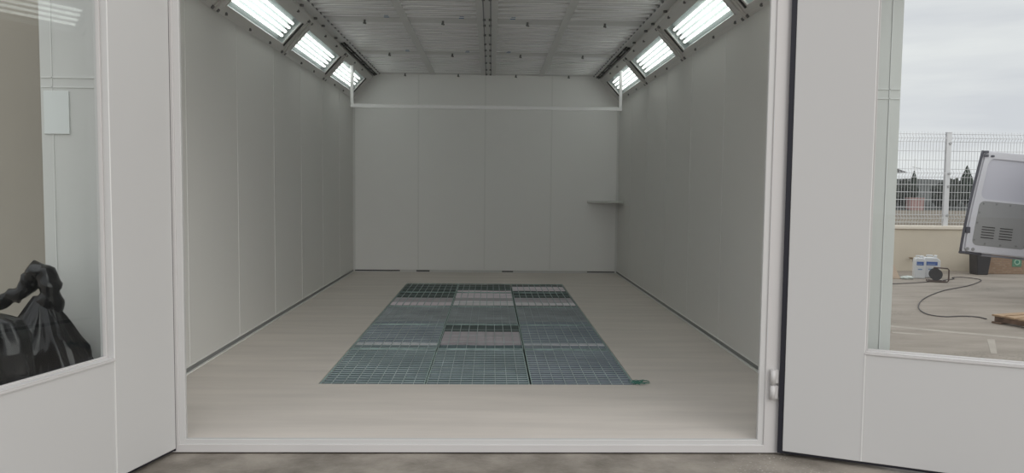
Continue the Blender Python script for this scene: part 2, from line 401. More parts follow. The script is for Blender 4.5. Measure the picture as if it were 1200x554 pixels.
# ================================================================== LAMPS in the slanted panels
lamp_labels = {(-1, 0): 'fluorescent fixture of the left slope nearest the doors', (-1, 1): 'left slope fluorescent fixture cut by the top edge of the photo', (-1, 2): 'middle full fluorescent fixture on the left slope',
               (-1, 3): 'left slope fluorescent fixture next to the back wall', (1, 0): 'fluorescent fixture with one corner in view at the right frame',
               (1, 1): 'largest bright four tube fixture on the right slope', (1, 2): 'middle fluorescent fixture on the right slope', (1, 3): 'right slope fluorescent fixture next to the back wall'}
M_lamp_in = M_refl
for sg in (-1, 1):
    for i, (y0, y1) in enumerate(OPS):
        root = empty('light_fixture', SP(sg, .2, (y0 + y1) / 2)); base = root.location.copy()
        tag(root, lamp_labels[(sg, i)], 'lamp', 'four tube lamps along the %s slope' % ('left' if sg < 0 else 'right'))
        def B(mb, name, m): 
            for v in mb.bm.verts: v.co -= base
            return mb.build(name, m, root)
        h = MB(); D = -.07
        slab(h, sg, O0 - .01, O1 + .01, y0 - .01, y1 + .01, D - .008, D)
        slab(h, sg, O0 - .01, O0 - .001, y0 - .01, y1 + .01, D, -.012); slab(h, sg, O1 + .001, O1 + .01, y0 - .01, y1 + .01, D, -.012)
        slab(h, sg, O0, O1, y0 - .01, y0, D, -.012); slab(h, sg, O0, O1, y1, y1 + .01, D, -.012)
        B(h, 'housing', M_refl)
        for k in range(4):
            s = .135 + k * .051; t = MB()
            t.cyl(SP(sg, s, y0 + .045, -.045), SP(sg, s, y1 - .045, -.045), .0125, M_tube, seg=12)
            tb = B(t, 'fluorescent_tube', M_tube)
            for ya, yb in ((y0 + .012, y0 + .045), (y1 - .045, y1 - .012)):
                e = MB(); e.cyl(SP(sg, s, ya, -.045), SP(sg, s, yb, -.045), .0155, seg=10)
                for v in e.bm.verts: v.co -= base
                e.build('end_cap', M_ceil_rail, tb)
        g = MB(); slab(g, sg, O0 + .002, O1 - .002, y0 + .002, y1 - .002, -.011, -.006); B(g, 'cover_glass', M_lampglass)
        e = MB()
        slab(e, sg, O0 - .012, O1 + .012, y1 + .028, y1 + .046, .0, .012)
        B(e, 'retaining_bar', M_lampblack)
        e = MB(); slab(e, sg, O0 - .012, O1 + .012, y0 - .028, y0 - .020, .0, .008); B(e, 'front_lip', M_slant)
# ribs between fixtures
rib_where = {5.83: 'nearest the doors', 7.70: 'second from the doors', 9.56: 'second from the back wall'}
for sg, side in ((-1, 'left'), (1, 'right')):
    for y, wh in rib_where.items():
        root = empty('joint_rib', SP(sg, .2, y)); base = root.location.copy()
        tag(root, 'grey metal joint rib between two lamps on the %s slope, %s' % (side, wh), 'bracket', 'joint ribs on the %s slope' % side)
        h = MB(); slab(h, sg, -.002, SL - .02, y - .040, y + .040, .0, .012, None, .003); slab(h, sg, .01, SL - .03, y - .010, y + .010, .012, .024, None, .003)
        for v in h.bm.verts: v.co -= base
        h.build('rib_plate', M_slant, root)
        for s in (.012, .41):
            for yy in (-.055, .055):
                q = MB(); q.cyl(SP(sg, s, y + yy, 0), SP(sg, s, y + yy, .02), .014, seg=10)
                for v in q.bm.verts: v.co -= base
                q.build('bolt', M_screw, root)

# rods along the upper edge of the slope near the back
for sg, side in ((-1, 'left'), (1, 'right')):
    root = empty('guide_rod', (sg * 1.672, 10.3, 2.935)); tag(root, 'dark double rod along the upper edge of the %s slope' % side, 'rod')
    q = MB()
    for d, zz in ((0, 0), (.03, .012)): q.cyl((-sg * d, -1.27, zz), (-sg * d, 1.25, zz), .008, seg=8)
    q.build('rod', M_lampblack, root)
    for y in (-1.1, -.6, .1, .7, 1.15):
        q = MB(); q.box(*sorted((sg * .012, -sg * .045)), y - .02, y + .02, -.008, .024, None, .004); q.build('clip', M_screw, root)

# ================================================================== CEILING FILTERS
cols = [(-1.60, -.85, 'leftmost column'), (-.77, -.085, 'column left of the centre rail'), (.125, .77, 'column right of the centre rail'), (.85, 1.60, 'rightmost column')]
rows = [(6.05, 7.80, 'front row cut by the photo edge'), (8.00, 9.70, 'middle row'), (9.90, 11.50, 'row against the back wall')]
random.seed(4)
for ri, (y0, y1, rl) in enumerate(rows):
    for ci, (x0, x1, cl) in enumerate(cols):
        root = empty('ceiling_filter', ((x0 + x1) / 2, (y0 + y1) / 2, ZC))
        tag(root, 'ribbed ceiling filter, %s, %s' % (cl, rl), 'filter panel', 'ceiling filter panels')
        cx, cy = root.location.x, root.location.y
        bm = MB(); nxs, nys = 6, 110
        vs = []
        ph = random.random() * 6
        pit_ = (y1 - y0) / 10
        for j in range(nys + 1):
            row = []
            for i in range(nxs + 1):
                X = x0 + (x1 - x0) * i / nxs; Yy = y0 + (y1 - y0) * j / nys
                u = (Yy - y0) / pit_
                sag = -(.5 - .5 * math.cos(u * 2 * math.pi)) * .017 + noise.noise(Vector((X * 2, Yy * 5, ph))) * .002
                row.append(bm.bm.verts.new((X - cx, Yy - cy, .014 + sag)))
            vs.append(row)
        for j in range(nys):
            for i in range(nxs):
                fc = bm.bm.faces.new((vs[j][i], vs[j][i + 1], vs[j + 1][i + 1], vs[j + 1][i])); fc.smooth = True
        bm.build('filter_fabric', M_fabric, root)
        q = MB()
        for k in range(1, 10):
            yy = y0 + k * pit_ - cy
            q.cyl((x0 - cx, yy, .004), (x1 - cx, yy, .004), .0065, M_wire, seg=6)
            q.box(x0 - cx, x1 - cx, yy + .012, yy + .017, -.001, .003, M_gapshade)  # grey strip painting the shadow gap beside each white wire
            q.cyl((x0 - cx, yy + pit_ / 2, .006), (x1 - cx, yy + pit_ / 2, .006), .0045, M_wire, seg=6)
            if k % 3 == 1: q.box(x0 - cx, x1 - cx, yy + pit_ / 2 - .014, yy + pit_ / 2 - .010, .001, .005, M_gapshade)  # same painted shadow line next to some in-between wires
            if random.random() < .13:
                a = random.uniform(x0, x1 - .3) - cx; q.cyl((a, yy + .02, .002), (min(a + random.uniform(.2, .5), x1 - cx), yy + .02, .002), .004, M_dwire, seg=6)
        ob = q.build('wires_and_shade_lines', M_wire, root)
# rails
def rail(x0, x1, name, lab, knobs=()):
    root = empty(name, ((x0 + x1) / 2, 8.8, ZC)); tag(root, lab, 'rail')
    q = MB(); hw = (x1 - x0) / 2
    q.box(-hw, hw, 6.0 - 8.8, YB - 8.8 - .002, -.004, .03, None, .002)
    q.build('rail_profile', M_ceil_rail, root)
    return root
rail(-.85, -.77, 'ceiling_rail', 'narrow grey ceiling rail left of the centre rail')
rail(.77, .85, 'ceiling_rail', 'narrow grey ceiling rail right of the centre rail')
cr = rail(-.085, .125, 'ceiling_rail', 'wide centre ceiling rail with two dark rods')
for dx in (-.035, .035):
    q = MB(); q.cyl((dx, -2.7, -.012), (dx, 2.72, -.012), .0055, seg=8); q.build('rod', M_dwire, cr)
for y in (6.92, 7.75, 8.02, 8.52, 9.05, 9.45, 9.85, 10.4, 11.0, 11.45):
    for dx in (-.030, .030):
        q = MB(); q.box(dx - .014, dx + .014, y - 8.8 - .02, y - 8.8 + .02, -.022, -.004, None, .004); q.build('clip', M_screw, cr)
for sg, side in ((-1, 'left'), (1, 'right')):
    er = rail(*sorted((sg * 1.60, sg * 1.70)), 'ceiling_rail', 'grey edge rail of the ceiling above the %s slope' % side)
    er.location.z = ZC - .012
    for y in (7.2, 7.75, 8.1, 8.75, 9.1, 9.8, 10.6, 11.3):
        q = MB(); q.cyl((sg * .03, y - 8.8, -.004), (sg * .03, y - 8.8, -.022), .018, seg=10); q.build('knob', M_screw, er)
    q = MB(); q.box(*sorted((-sg * .062, -sg * .050)), 0, .05, .0, .012); we = q.build('wire_end', M_dwire, er); we.location.y = 6.05 - 8.8
    y = 6.22
    while y < 11.5:
        o = we.copy(); C.objects.link(o); o.parent = er; o.location.y = y - 8.8; y += .17
for y0, y1, lab in ((7.80, 8.00, 'flat cross bar of the ceiling nearest the doors'), (9.70, 9.90, 'flat cross bar in the middle of the ceiling'), (11.50, 11.598, 'flat cross bar of the ceiling at the back wall')):
    root = empty('ceiling_cross_bar', (0, (y0 + y1) / 2, ZC)); tag(root, lab, 'bar', 'ceiling cross bars')
    q = MB(); hy = (y1 - y0) / 2
    for c0, c1, _ in cols: q.box(c0 + .001, c1 - .001, -hy, hy, .002, .028, None, .002)
    q.build('bar_profile', M_ceil_rail, root)
    for x in (-1.22, -.43, .43, 1.22):
        q = MB(); q.cyl((x, 0, .002), (x, 0, -.028), .011, seg=10); q.cyl((x - .012, -.008, -.028), (x + .012, .008, -.032), .009, seg=8); q.build('wing_knob', M_screw, root)
    q = MB()
    for x in (-.26, .25, -1.0): q.box(x, x + .05, -hy - .09, -hy - .06, -.006, -.004); q.box(x + .01, x + .05, -hy - .15, -hy - .135, -.006, -.004)
    if y0 < 9.8: q.build('blue_print', M_blue, root)
    else: q.bm.free()

M_hang = mat('hanging_bar_white', (.95, .95, .95), .3, metal=.5)
# hanging U frame before the back wall
root = empty('hanging_frame', (0, 10.14, 2.34)); tag(root, 'white hanging bar frame across the room before the back wall', 'bar')
q = MB(); q.box(-1.77, 1.79, -.02, .02, -.022, .022, None, .003); q.build('cross_bar', M_hang, root)
for x, zt in ((-1.752, .525), (1.77, .500)):
    q = MB(); q.box(x - .019, x + .019, -.02, .02, .023, zt, None, .003); q.build('post', M_hang, root)

# corner shelf
q = MB(); z = 1.078
q.prism([Vector((1.53, YB - .003, z)), Vector((HW - .003, YB - .003, z)), Vector((HW - .003, 11.05, z)), Vector((1.93, 11.05, z))], (0, 0, .028), None, .004)
tag(q.build('corner_shelf', M_wall), 'small grey corner shelf on the right of the back wall', 'shelf')

# ================================================================== FLOOR GRATINGS AND MATS
cx_ = [-1.045, -.35, .35, 1.045]
ry = [gy0, 6.10, 7.20, 8.30, 9.42, gy1]
colname = ['left column', 'middle column', 'right column']; rowname = ['front row nearest the doors', 'second row from the doors', 'middle row', 'fourth row from the doors', 'back row']
def make_grating(w_, l_, openness):
    q = MB(); t = .006; e = .002
    q.box(e, w_ - e, e, e + t, -.012, -.002); q.box(e, w_ - e, l_ - e - t, l_ - e, -.012, -.002); q.box(e, e + t, e, l_ - e, -.012, -.002); q.box(w_ - e - t, w_ - e, e, l_ - e, -.012, -.002)
    q2 = MB()
    n = int(l_ / (.058 if not openness else .27))
    for k in range(1, n):
        y = k * l_ / n; q2.box(e + t, w_ - e - t, y - .0025, y + .0025, -.007 if not openness else -.005, -.003)
    n = 9
    for k in range(1, n):
        x = k * w_ / n; q2.box(x - (.0016 if not openness else .003), x + (.0016 if not openness else .003), e + t, l_ - e - t, -.009, -.002)
    return q, q2
open_set = {(0, 4), (1, 4), (2, 4), (0, 3), (1, 3), (2, 3), (1, 1)}
protos = {}
for c in range(3):
    for r_ in range(5):
        w_ = cx_[c + 1] - cx_[c] - .003; l_ = ry[r_ + 1] - ry[r_] - .003; op = (c, r_) in open_set
        key = (op, r_)
        if key not in protos:
            root = empty('floor_grating'); a, bb = make_grating(w_, l_, op)
            a.build('frame', M_grate_edge, root); bb.build('bar_mesh', M_grate, root); protos[key] = root
        else: root = copy_tree(protos[key])
        root.location = (cx_[c] + .0015, ry[r_] + .0015, 0)
        tag(root, 'galvanised floor grating, %s, %s' % (colname[c], rowname[r_]), 'grating', 'galvanised floor gratings')

# filter mats lying under the gratings
def mm(name, c, v=.22, vs=(1, 10, 1)): return mat(name, c, .9, spec=.2, var=v, vscale=3, vstretch=vs, bump=.4, bscale=60)
K = {'dark': mm('mat_dark_green', (.12, .15, .145), .2), 'pale': mm('mat_pale_pink', (.88, .80, .85), .1), 'dull': mm('mat_dull_pink', (.55, .51, .545), .12),
     'blue': mm('mat_blue_grey', (.20, .235, .29)), 'grey': mm('mat_grey_green', (.25, .255, .27)), 'teal': mm('mat_teal', (.16, .22, .235)), 'bright': mm('mat_bright', (.88, .85, .88), .04)}
words = {'dark': 'dark green', 'pale': 'pale pinkish', 'dull': 'dull mauve', 'blue': 'blue grey', 'grey': 'grey green', 'teal': 'teal', 'bright': 'whitish'}
mats = [
 (0, [(5.0, 6.30, 'teal'), (6.30, 6.38, 'bright'), (6.38, 7.42, 'blue'), (7.42, 8.43, 'grey'), (8.43, 8.68, 'pale'), (8.68, 9.02, 'dull'), (9.02, 9.62, 'dark'), (9.68, 10.22, 'dark')]),
 (1, [(5.0, 6.30, 'teal'), (6.33, 6.90, 'dull'), (6.90, 7.38, 'dark'), (7.38, 8.44, 'grey'), (8.46, 8.78, 'bright'), (8.78, 9.03, 'dull'), (9.04, 9.68, 'pale'), (9.70, 10.22, 'dark')]),
 (2, [(5.0, 6.30, 'blue'), (6.30, 6.38, 'bright'), (6.38, 7.45, 'blue'), (7.45, 8.46, 'grey'), (8.48, 8.70, 'bright'), (8.70, 9.05, 'dull'), (9.05, 9.66, 'dark'), (9.66, 10.1, 'pale'), (10.12, 10.22, 'dark')])]
place = ['under the front gratings', 'just behind the front gratings', 'third strip from the front', 'under the middle gratings', 'behind the middle gratings', 'sixth strip from the front', 'seventh strip from the front', 'eighth strip from the front', 'at the very back']
for c, segs in mats:
    for i, (y0, y1, k) in enumerate(segs):
        q = MB(); x0, x1 = cx_[c] + .012, cx_[c + 1] - .012; n = max(3, int((y1 - y0) / .02)); top = []; 
        for j in range(n + 1):
            y = y0 + .004 + (y1 - y0 - .008) * j / n; row = []
            for i2 in range(13):
                x = x0 + (x1 - x0) * i2 / 12
                row.append(q.bm.verts.new((x, y, -.016 + .004 * noise.noise(Vector((x * 3, y * 9, c * 7))))))
            top.append(row)
        fs = []
        for j in range(n):
            for i2 in range(12): fs.append(q.bm.faces.new((top[j][i2], top[j][i2 + 1], top[j + 1][i2 + 1], top[j + 1][i2])))
        rr = bmesh.ops.extrude_face_region(q.bm, geom=fs)
        for v in rr['geom']:
            if isinstance(v, bmesh.types.BMVert): v.co.z -= .015
        # resting battens carry the mats inside the pit
        o = q.build('filter_mat', K[k])
        tag(o, '%s filter mat strip below the %s of gratings, %s' % (words[k], colname[c], place[i]), 'filter mat', 'filter mats under the gratings')
# carrying beams under the mats
b = MB()
for x in (-1.0, -.35, .35, 1.0): b.box(x - .03, x + .03, gy0, gy1, -.36, -.062)
tag(b.build('support_beams', M_pit), 'dark steel beams carrying the gratings in the pit', 'beam', kind='structure')
# loose green fibre tuft
q = MB(); random.seed(8)
for k in range(60):
    a = Vector((1.03 + random.random() * .07, 4.955 + random.random() * .08, .004 + random.random() * .012)); d = Vector((random.uniform(-.05, .05), random.uniform(-.03, .03), random.uniform(-.003, .008)))
    q.sweep([a, a + d * .5 + Vector((0, 0, .003)), a + d], .0016, seg=4)
tag(q.build('fibre_tuft', mat('green_fibre', (.07, .24, .19), .9)), 'loose green fibre tuft at the front right corner of the gratings', 'fibre', kind='stuff')

# ================================================================== BLACK BAGS
def bag(name, loc, rad, seed, lab, top_pull=0, group=None):
    q = MB(); b = bmesh.new(); bmesh.ops.create_icosphere(b, subdivisions=5, radius=1)
    for v in b.verts:
        n_ = v.co.normalized()
        fold = 0
        for oc, am in ((1.5, .14), (3.2, .09), (7, .045)):
            t = noise.noise(n_ * oc + Vector((seed, 0, seed * .3))); fold += am * (1 - 2 * abs(t) * 2)
        cr = 1 + fold - .05
        s_ = 1.0
        p_ = Vector((n_.x * rad[0] * cr, n_.y * rad[1] * cr, n_.z * rad[2] * cr))
        if n_.z < -.3: p_.z = max(p_.z, -rad[2] * .82)
        v.co = p_
    for f_ in b.faces: f_.smooth = True
    q.add(b)
    o = q.build(name, M_bag); o.location = loc
    z = min((o.matrix_world @ v.co).z for v in o.data.vertices)
    return tag(o, lab, 'bag', group)
b1 = empty('plastic_bag', (-2.02, 3.60, -.07)); tag(b1, 'black plastic bag with a twisted loop of film on top', 'bag', 'black plastic bags')
def crumple(mb, seed, amp=.02, fr=9):
    for v in mb.bm.verts:
        p_ = v.co * fr + Vector((seed, seed, 0)); t = noise.noise(p_); t2 = noise.noise(p_ * 2.3)
        v.co += Vector((noise.noise(p_ + Vector((5, 0, 0))), noise.noise(p_ + Vector((0, 9, 0))), noise.noise(p_ + Vector((0, 0, 4))))) * amp - v.co.normalized() * abs(t2) * amp * .8
def bagbody(parent, prof, seed, sx=1, sy=1, seg=48):
    """revolved sack with creases; prof = [(z, r)]"""
    q = MB(); rings = []; n = len(prof)
    zs = []
    fine = []
    for i in range(n - 1):
        for k in range(8):
            t = k / 8; t = t; fine.append((prof[i][0] + (prof[i + 1][0] - prof[i][0]) * t, prof[i][1] + (prof[i + 1][1] - prof[i][1]) * t))
    fine.append(prof[-1])
    for z, r in fine:
        ring = []
        for k in range(seg * 2):
            a = k * math.pi / seg
            cr = 1 + .10 * (1 - 4 * abs(noise.noise(Vector((math.cos(a) * 1.6, math.sin(a) * 1.6, z * 1.8 + seed))))) + .05 * (1 - 4 * abs(noise.noise(Vector((math.cos(a) * 4, math.sin(a) * 4, z * 5 + seed * 2)))))
            ring.append(q.bm.verts.new((math.cos(a) * r * cr * sx, math.sin(a) * r * cr * sy, z)))
        rings.append(ring)
    for i in range(len(rings) - 1):
        for k in range(seg * 2):
            f_ = q.bm.faces.new((rings[i][k], rings[i][(k + 1) % (2 * seg)], rings[i + 1][(k + 1) % (2 * seg)], rings[i + 1][k])); f_.smooth = True
    q.bm.faces.new(rings[0][::-1]); q.bm.faces.new(rings[-1])
    return q.build('bag_body', M_bag, parent)
bagbody(b1, [(.0, .17), (.06, .21), (.30, .225), (.48, .215), (.60, .18), (.70, .12), (.78, .07), (.84, .03)], 2.0, 1, .85)
q = MB()
pth = [(.04, 0, .66), (.035, 0, .78), (.04, 0, .88), (.03, 0, .945), (-.01, 0, .96), (-.05, .01, .915), (-.09, .01, .86), (-.15, .01, .83), (-.22, .0, .80)]
pth2 = []
for i in range(len(pth) - 1):
    for k in range(5):
        t = k / 5; pth2.append(Vector(pth[i]).lerp(Vector(pth[i + 1]), t))
pth2.append(Vector(pth[-1]))
rads = [(.055 * (1 - .45 * (i / len(pth2))) * (1 + .25 * noise.noise(Vector((i * .5, 0, 3))))) for i in range(len(pth2))]
q.sweep(pth2, rads, seg=20); crumple(q, 3, .022, 13)
q.build('twisted_neck', M_bag, b1)
b2 = empty('plastic_bag', (-2.02, 3.14, -.07)); tag(b2, 'lower black plastic bag with flat shiny top at the left photo edge', 'bag', 'black plastic bags')
bagbody(b2, [(.0, .15), (.06, .18), (.35, .195), (.60, .195), (.73, .185), (.80, .155), (.825, .09), (.835, .02)], 6.0, 1, .85)

# ================================================================== YARD BEYOND THE RIGHT DOOR
YW = 12.95
b = MB(); b.box(2.5, 30, YW, YW + .2, -.07, .655, M_render); b.box(2.45, 30, YW - .03, YW + .23, .655, .71, M_cap, .006)
struct(b.build('wall_yard'), 'beige rendered low yard wall with pale coping under the fence', 'wall')
def fence_post(x, lab):
    root = empty('fence_post', (x, YW + .1, .71)); tag(root, lab, 'post', 'white fence posts')
    q = MB(); q.box(-.042, .042, -.03, .03, 0, 1.60, None, .004); q.box(-.045, .045, -.033, .033, 1.60, 1.615, None, .003); q.build('post_tube', M_fence, root)
    for z in (.18, .68, .90, 1.42):
        q = MB(); q.cyl((.018, -.03, z), (.018, -.045, z), .022, seg=10); q.build('clamp', M_screw if 0 else mat('clamp_grey', (.35, .35, .35), .5), root)
fence_post(7.945, 'white fence post in the middle of the right door pane')
fence_post(5.43, 'white fence post hidden behind the booth corner')
fence_post(10.46, 'white fence post right of the van door')
def fence_panel(x0, x1, lab):
    root = empty('mesh_fence', ((x0 + x1) / 2, YW + .1, .71)); tag(root, lab, 'fence', 'white mesh fence panels'); hw = (x1 - x0) / 2
    def yoff(z):
        for zf in (.12, .90, 1.50):
            if abs(z - zf) < .05: return -.035 * (1 - abs(z - zf) / .05)
        return 0
    q = MB(); n = int(2 * hw / .052); r_ = .0037
    zs = [.0, .07, .12, .17, .85, .90, .95, 1.45, 1.50, 1.55, 1.61]
    for i in range(n + 1):
        x = -hw + i * 2 * hw / n
        q.sweep([(x, yoff(z), z + .01) for z in zs], r_, seg=4)
    q.build('vertical_wires', M_fence, root)
    q = MB()
    for z in (.05, .12, .18, .31, .44, .57, .70, .83, .90, .97, 1.12, 1.28, 1.44, 1.50, 1.57): q.cyl((-hw, yoff(z) - .004, z + .01), (hw, yoff(z) - .004, z + .01), .0050, seg=5)
    q.build('horizontal_wires', M_fence, root)
fence_panel(5.48, 7.895, 'white welded mesh fence panel left of the visible post')
fence_panel(7.995, 10.41, 'white welded mesh fence panel right of the visible post, behind the van door')

# ---- jerrycans
M_can = mat('white_can_plastic', (.66, .67, .68), .4); M_lbl = mat('blue_label', (.07, .13, .36), .5); M_lbl2 = mat('pale_blue_label', (.22, .32, .5), .5)
def can(loc, w_, d_, h_, rz, lab, lblz):
    root = empty('jerrycan', loc, rz); tag(root, lab, 'canister', 'white canisters by the yard wall')
    q = MB(); q.prism([Vector((-w_ / 2, -d_ / 2, 0)), Vector((w_ / 2, -d_ / 2, 0)), Vector((w_ / 2, -d_ / 2, h_ * .78)), Vector((w_ * .30, -d_ / 2, h_ * .9)), Vector((-w_ * .38, -d_ / 2, h_ * .9)), Vector((-w_ / 2, -d_ / 2, h_ * .8))], (0, d_, 0), None, .012)
    q.build('can_body', M_can, root)
    q = MB(); q.sweep([(-w_ * .28, 0, h_ * .88), (-w_ * .26, 0, h_ * .98), (w_ * .06, 0, h_ * .98), (w_ * .1, 0, h_ * .88)], .012, seg=8); q.build('handle', M_can, root)
    q = MB(); q.cyl((w_ * .25, 0, h_ * .88), (w_ * .25, 0, h_ * 1.0), .022, seg=14); q.build('cap', M_can, root)
    q = MB(); q.box(-w_ * .32, w_ * .32, -d_ / 2 - .002, -d_ / 2 + .002, h_ * lblz, h_ * (lblz + .16), M_lbl); q.box(-w_ * .28, w_ * .2, -d_ / 2 - .003, -d_ / 2, h_ * (lblz + .035), h_ * (lblz + .075), M_lbl2)
    q.box(-w_ * .2, w_ * .2, -d_ / 2 - .002, -d_ / 2 + .002, h_ * (lblz - .2), h_ * (lblz - .15), M_lbl2); q.build('label', M_lbl, root)
can((6.87, 11.90, -.07), .155, .17, .36, R(-18), 'narrow white canister with small dark blue label', .58)
can((7.12, 12.0, -.07), .245, .2, .36, R(-22), 'wide white canister with blue label behind the cable reel', .56)
# ---- cable reel
root = empty('cable_reel', (6.86, 11.42, -.07), R(-25)); tag(root, 'black cable reel with tubular carrying handle', 'cable reel')
q = MB(); q.cyl((0, -.06, .115), (0, .06, .115), .075, seg=24); q.build('drum', mat('wound_cable', (.03, .03, .035), .6, bump=.6, bscale=90), root)
for y in (-.07, .06):
    q = MB(); q.cyl((0, y, .115), (0, y + .01, .115), .088, seg=28); q.build('flange', mat('reel_flange', (.05, .05, .055), .5), root)
q = MB(); q.sweep([(-.12, -.07, .012), (.15, -.07, .012), (.168, -.07, .03), (.168, -.07, .19), (.15, -.07, .215), (-.04, -.07, .222)], .011, seg=8)
q.sweep([(-.12, .085, .012), (.15, .085, .012)], .011, seg=8); q.sweep([(.1, -.07, .012), (.1, .085, .012)], .009, seg=8); q.sweep([(-.1, -.07, .012), (-.1, .085, .012)], .009, seg=8)
q.build('carrying_handle', mat('brown_tube', (.10, .07, .06), .4), root)
# ---- cables
M_cable = mat('dark_cable', (.035, .03, .035), .5)
def smooth(pts, n=8):
    out = []; P = [Vector((x, y, -.0625)) for x, y in pts]
    for i in range(len(P) - 1):
        p0, p1, p2, p3 = P[max(i - 1, 0)], P[i], P[i + 1], P[min(i + 2, len(P) - 1)]
        for k in range(n):
            t = k / n; out.append(.5 * ((2 * p1) + (-p0 + p2) * t + (2 * p0 - 5 * p1 + 4 * p2 - p3) * t * t + (-p0 + 3 * p1 - 3 * p2 + p3) * t ** 3))
    out.append(P[-1]); return out
q = MB(); q.sweep(smooth([(5.2, 10.85), (6.02, 11.06), (6.41, 11.2), (6.60, 11.28), (6.74, 11.36)]), .006, seg=6); tag(q.build('power_cable', M_cable), 'dark cable running left from the reel to the booth', 'cable')
q = MB(); q.sweep(smooth([(7.05, 11.56), (7.35, 11.75), (7.45, 11.95), (7.62, 12.0), (7.72, 11.85), (7.67, 11.57), (7.06, 10.92), (6.33, 10.33), (5.63, 9.57), (5.15, 8.86), (4.95, 8.36), (5.03, 8.16), (5.26, 8.2), (5.40, 8.15), (5.42, 8.02)]), .006, seg=6); tag(q.build('extension_cable', M_cable), 'long dark cable curling over the yard from reel to pallet', 'cable')
# ---- leaning board and white rag, wall tap
q = MB(); q.prism([Vector((6.36, 11.75, -.069)), Vector((6.50, 11.75, -.069)), Vector((6.39, 11.93, .33)), Vector((6.30, 11.93, .33))], (0, .025, .0), None, .002)
o = tag(q.build('wooden_board', mat('pinkish_wood', (.50, .39, .30), .8, var=.1)), 'pinkish board on the yard floor beside the booth corner', 'board')
q = MB(); b_ = bmesh.new(); bmesh.ops.create_icosphere(b_, subdivisions=4, radius=1)
for v in b_.verts: v.co = Vector((v.co.x * .10, v.co.y * .05, max(-.02, v.co.z * .03))) * (1 + .25 * noise.noise(v.co * 3)); v.co.z += .02
for f_ in b_.faces: f_.smooth = True
q.add(b_); o = q.build('white_cloth', mat('white_cloth', (.62, .66, .62), .9)); o.location = (6.60, 11.74, -.069); tag(o, 'crumpled white cloth on the ground left of the canisters', 'cloth')
root = empty('wall_tap', (7.31, YW, .15)); tag(root, 'small brown tap on the yard wall above the canisters', 'tap')
q = MB(); q.cyl((0, 0, 0), (0, -.09, 0), .012, seg=10); q.cyl((0, -.08, 0), (0, -.09, -.05), .011, seg=10); q.build('spout', mat('brown_brass', (.22, .16, .10), .5), root)
q = MB(); q.box(-.06, .01, -.065, -.05, .012, .022, None, .003); q.cyl((0, -.057, 0), (0, -.057, .02), .006); q.build('lever', mat('brass_lever', (.25, .18, .1), .5), root)

# ---- brick block, black crate, green sign
M_brick = bpy.data.materials.new('brown_brick'); M_brick.use_nodes = True
n = M_brick.node_tree.nodes; l = M_brick.node_tree.links; bt = n.new('ShaderNodeTexBrick'); t_ = n.new('ShaderNodeTexCoord'); mp_ = n.new('ShaderNodeMapping'); mp_.inputs['Rotation'].default_value = (R(90), 0, 0)
bt.inputs['Color1'].default_value = (.30, .19, .12, 1); bt.inputs['Color2'].default_value = (.36, .25, .17, 1); bt.inputs['Mortar'].default_value = (.24, .19, .15, 1); bt.inputs['Scale'].default_value = 9; bt.inputs['Mortar Size'].default_value = .03
l.new(t_.outputs['Object'], mp_.inputs['Vector']); l.new(mp_.outputs['Vector'], bt.inputs['Vector']); l.new(bt.outputs['Color'], n['Principled BSDF'].inputs['Base Color']); n['Principled BSDF'].inputs['Roughness'].default_value = .9
root = empty('brick_planter', (9.2, 12.72, -.07)); tag(root, 'low brown brick block at the foot of the yard wall under the van door', 'planter')
q = MB(); q.box(-.77, 1.0, -.15, .15, 0, .36, None, .008); q.build('brick_body', M_brick, root)
q = MB(); q.box(-.36, -.20, -.156, -.150, .125, .285, mat('green_plate', (.10, .24, .16), .5), .0015)
q.cyl((-.28, -.157, .205), (-.28, -.160, .205), .052, mat('pale_green_ring', (.30, .48, .36), .5), seg=24); q.cyl((-.28, -.160, .205), (-.28, -.162, .205), .030, mat('green_disc', (.05, .20, .14), .5), seg=20)
q.build('green_plate', None, root)
q = MB(); q.prism([Vector((-.11, 0, 0)), Vector((.07, 0, 0)), Vector((.12, 0, .34)), Vector((-.13, 0, .34))], (0, .22, 0), None, .01)
q.box(-.14, .13, -.01, .23, .34, .36, None, .004)
o = q.build('black_bin', mat('black_bin_plastic', (.03, .03, .035), .5)); o.location = (8.27, 12.42, -.07); tag(o, 'black tapered bin between yard wall and brick block', 'bin')

# ---- pallet
M_wood = mat('pallet_wood', (.27, .17, .10), .8, col2=(.40, .28, .17), vscale=4, vstretch=(1, 6, 1)); M_woodd = mat('weathered_pallet_wood', (.16, .10, .07), .85, var=.3, vscale=8)
root = empty('wooden_pallet', (5.34, 7.82, -.07), R(-72)); tag(root, 'weathered wooden pallet lying on the yard at the right photo edge', 'pallet')
for k in range(3):
    q = MB(); y = .04 + k * .36; q.box(0, 1.0, y, y + .05, .018, .075, None, .003); q.build('stringer', M_woodd, root)
for k in range(7):
    q = MB(); x = .0 + k * .145; q.box(x, x + .10, 0, .86, .075, .093, None, .002); q.build('deck_board', M_wood, root)
for k in range(3):
    q = MB(); x = .0 + k * .45; q.box(x, x + .10, 0, .86, 0, .018, None, .002); q.build('bottom_board', M_woodd, root)

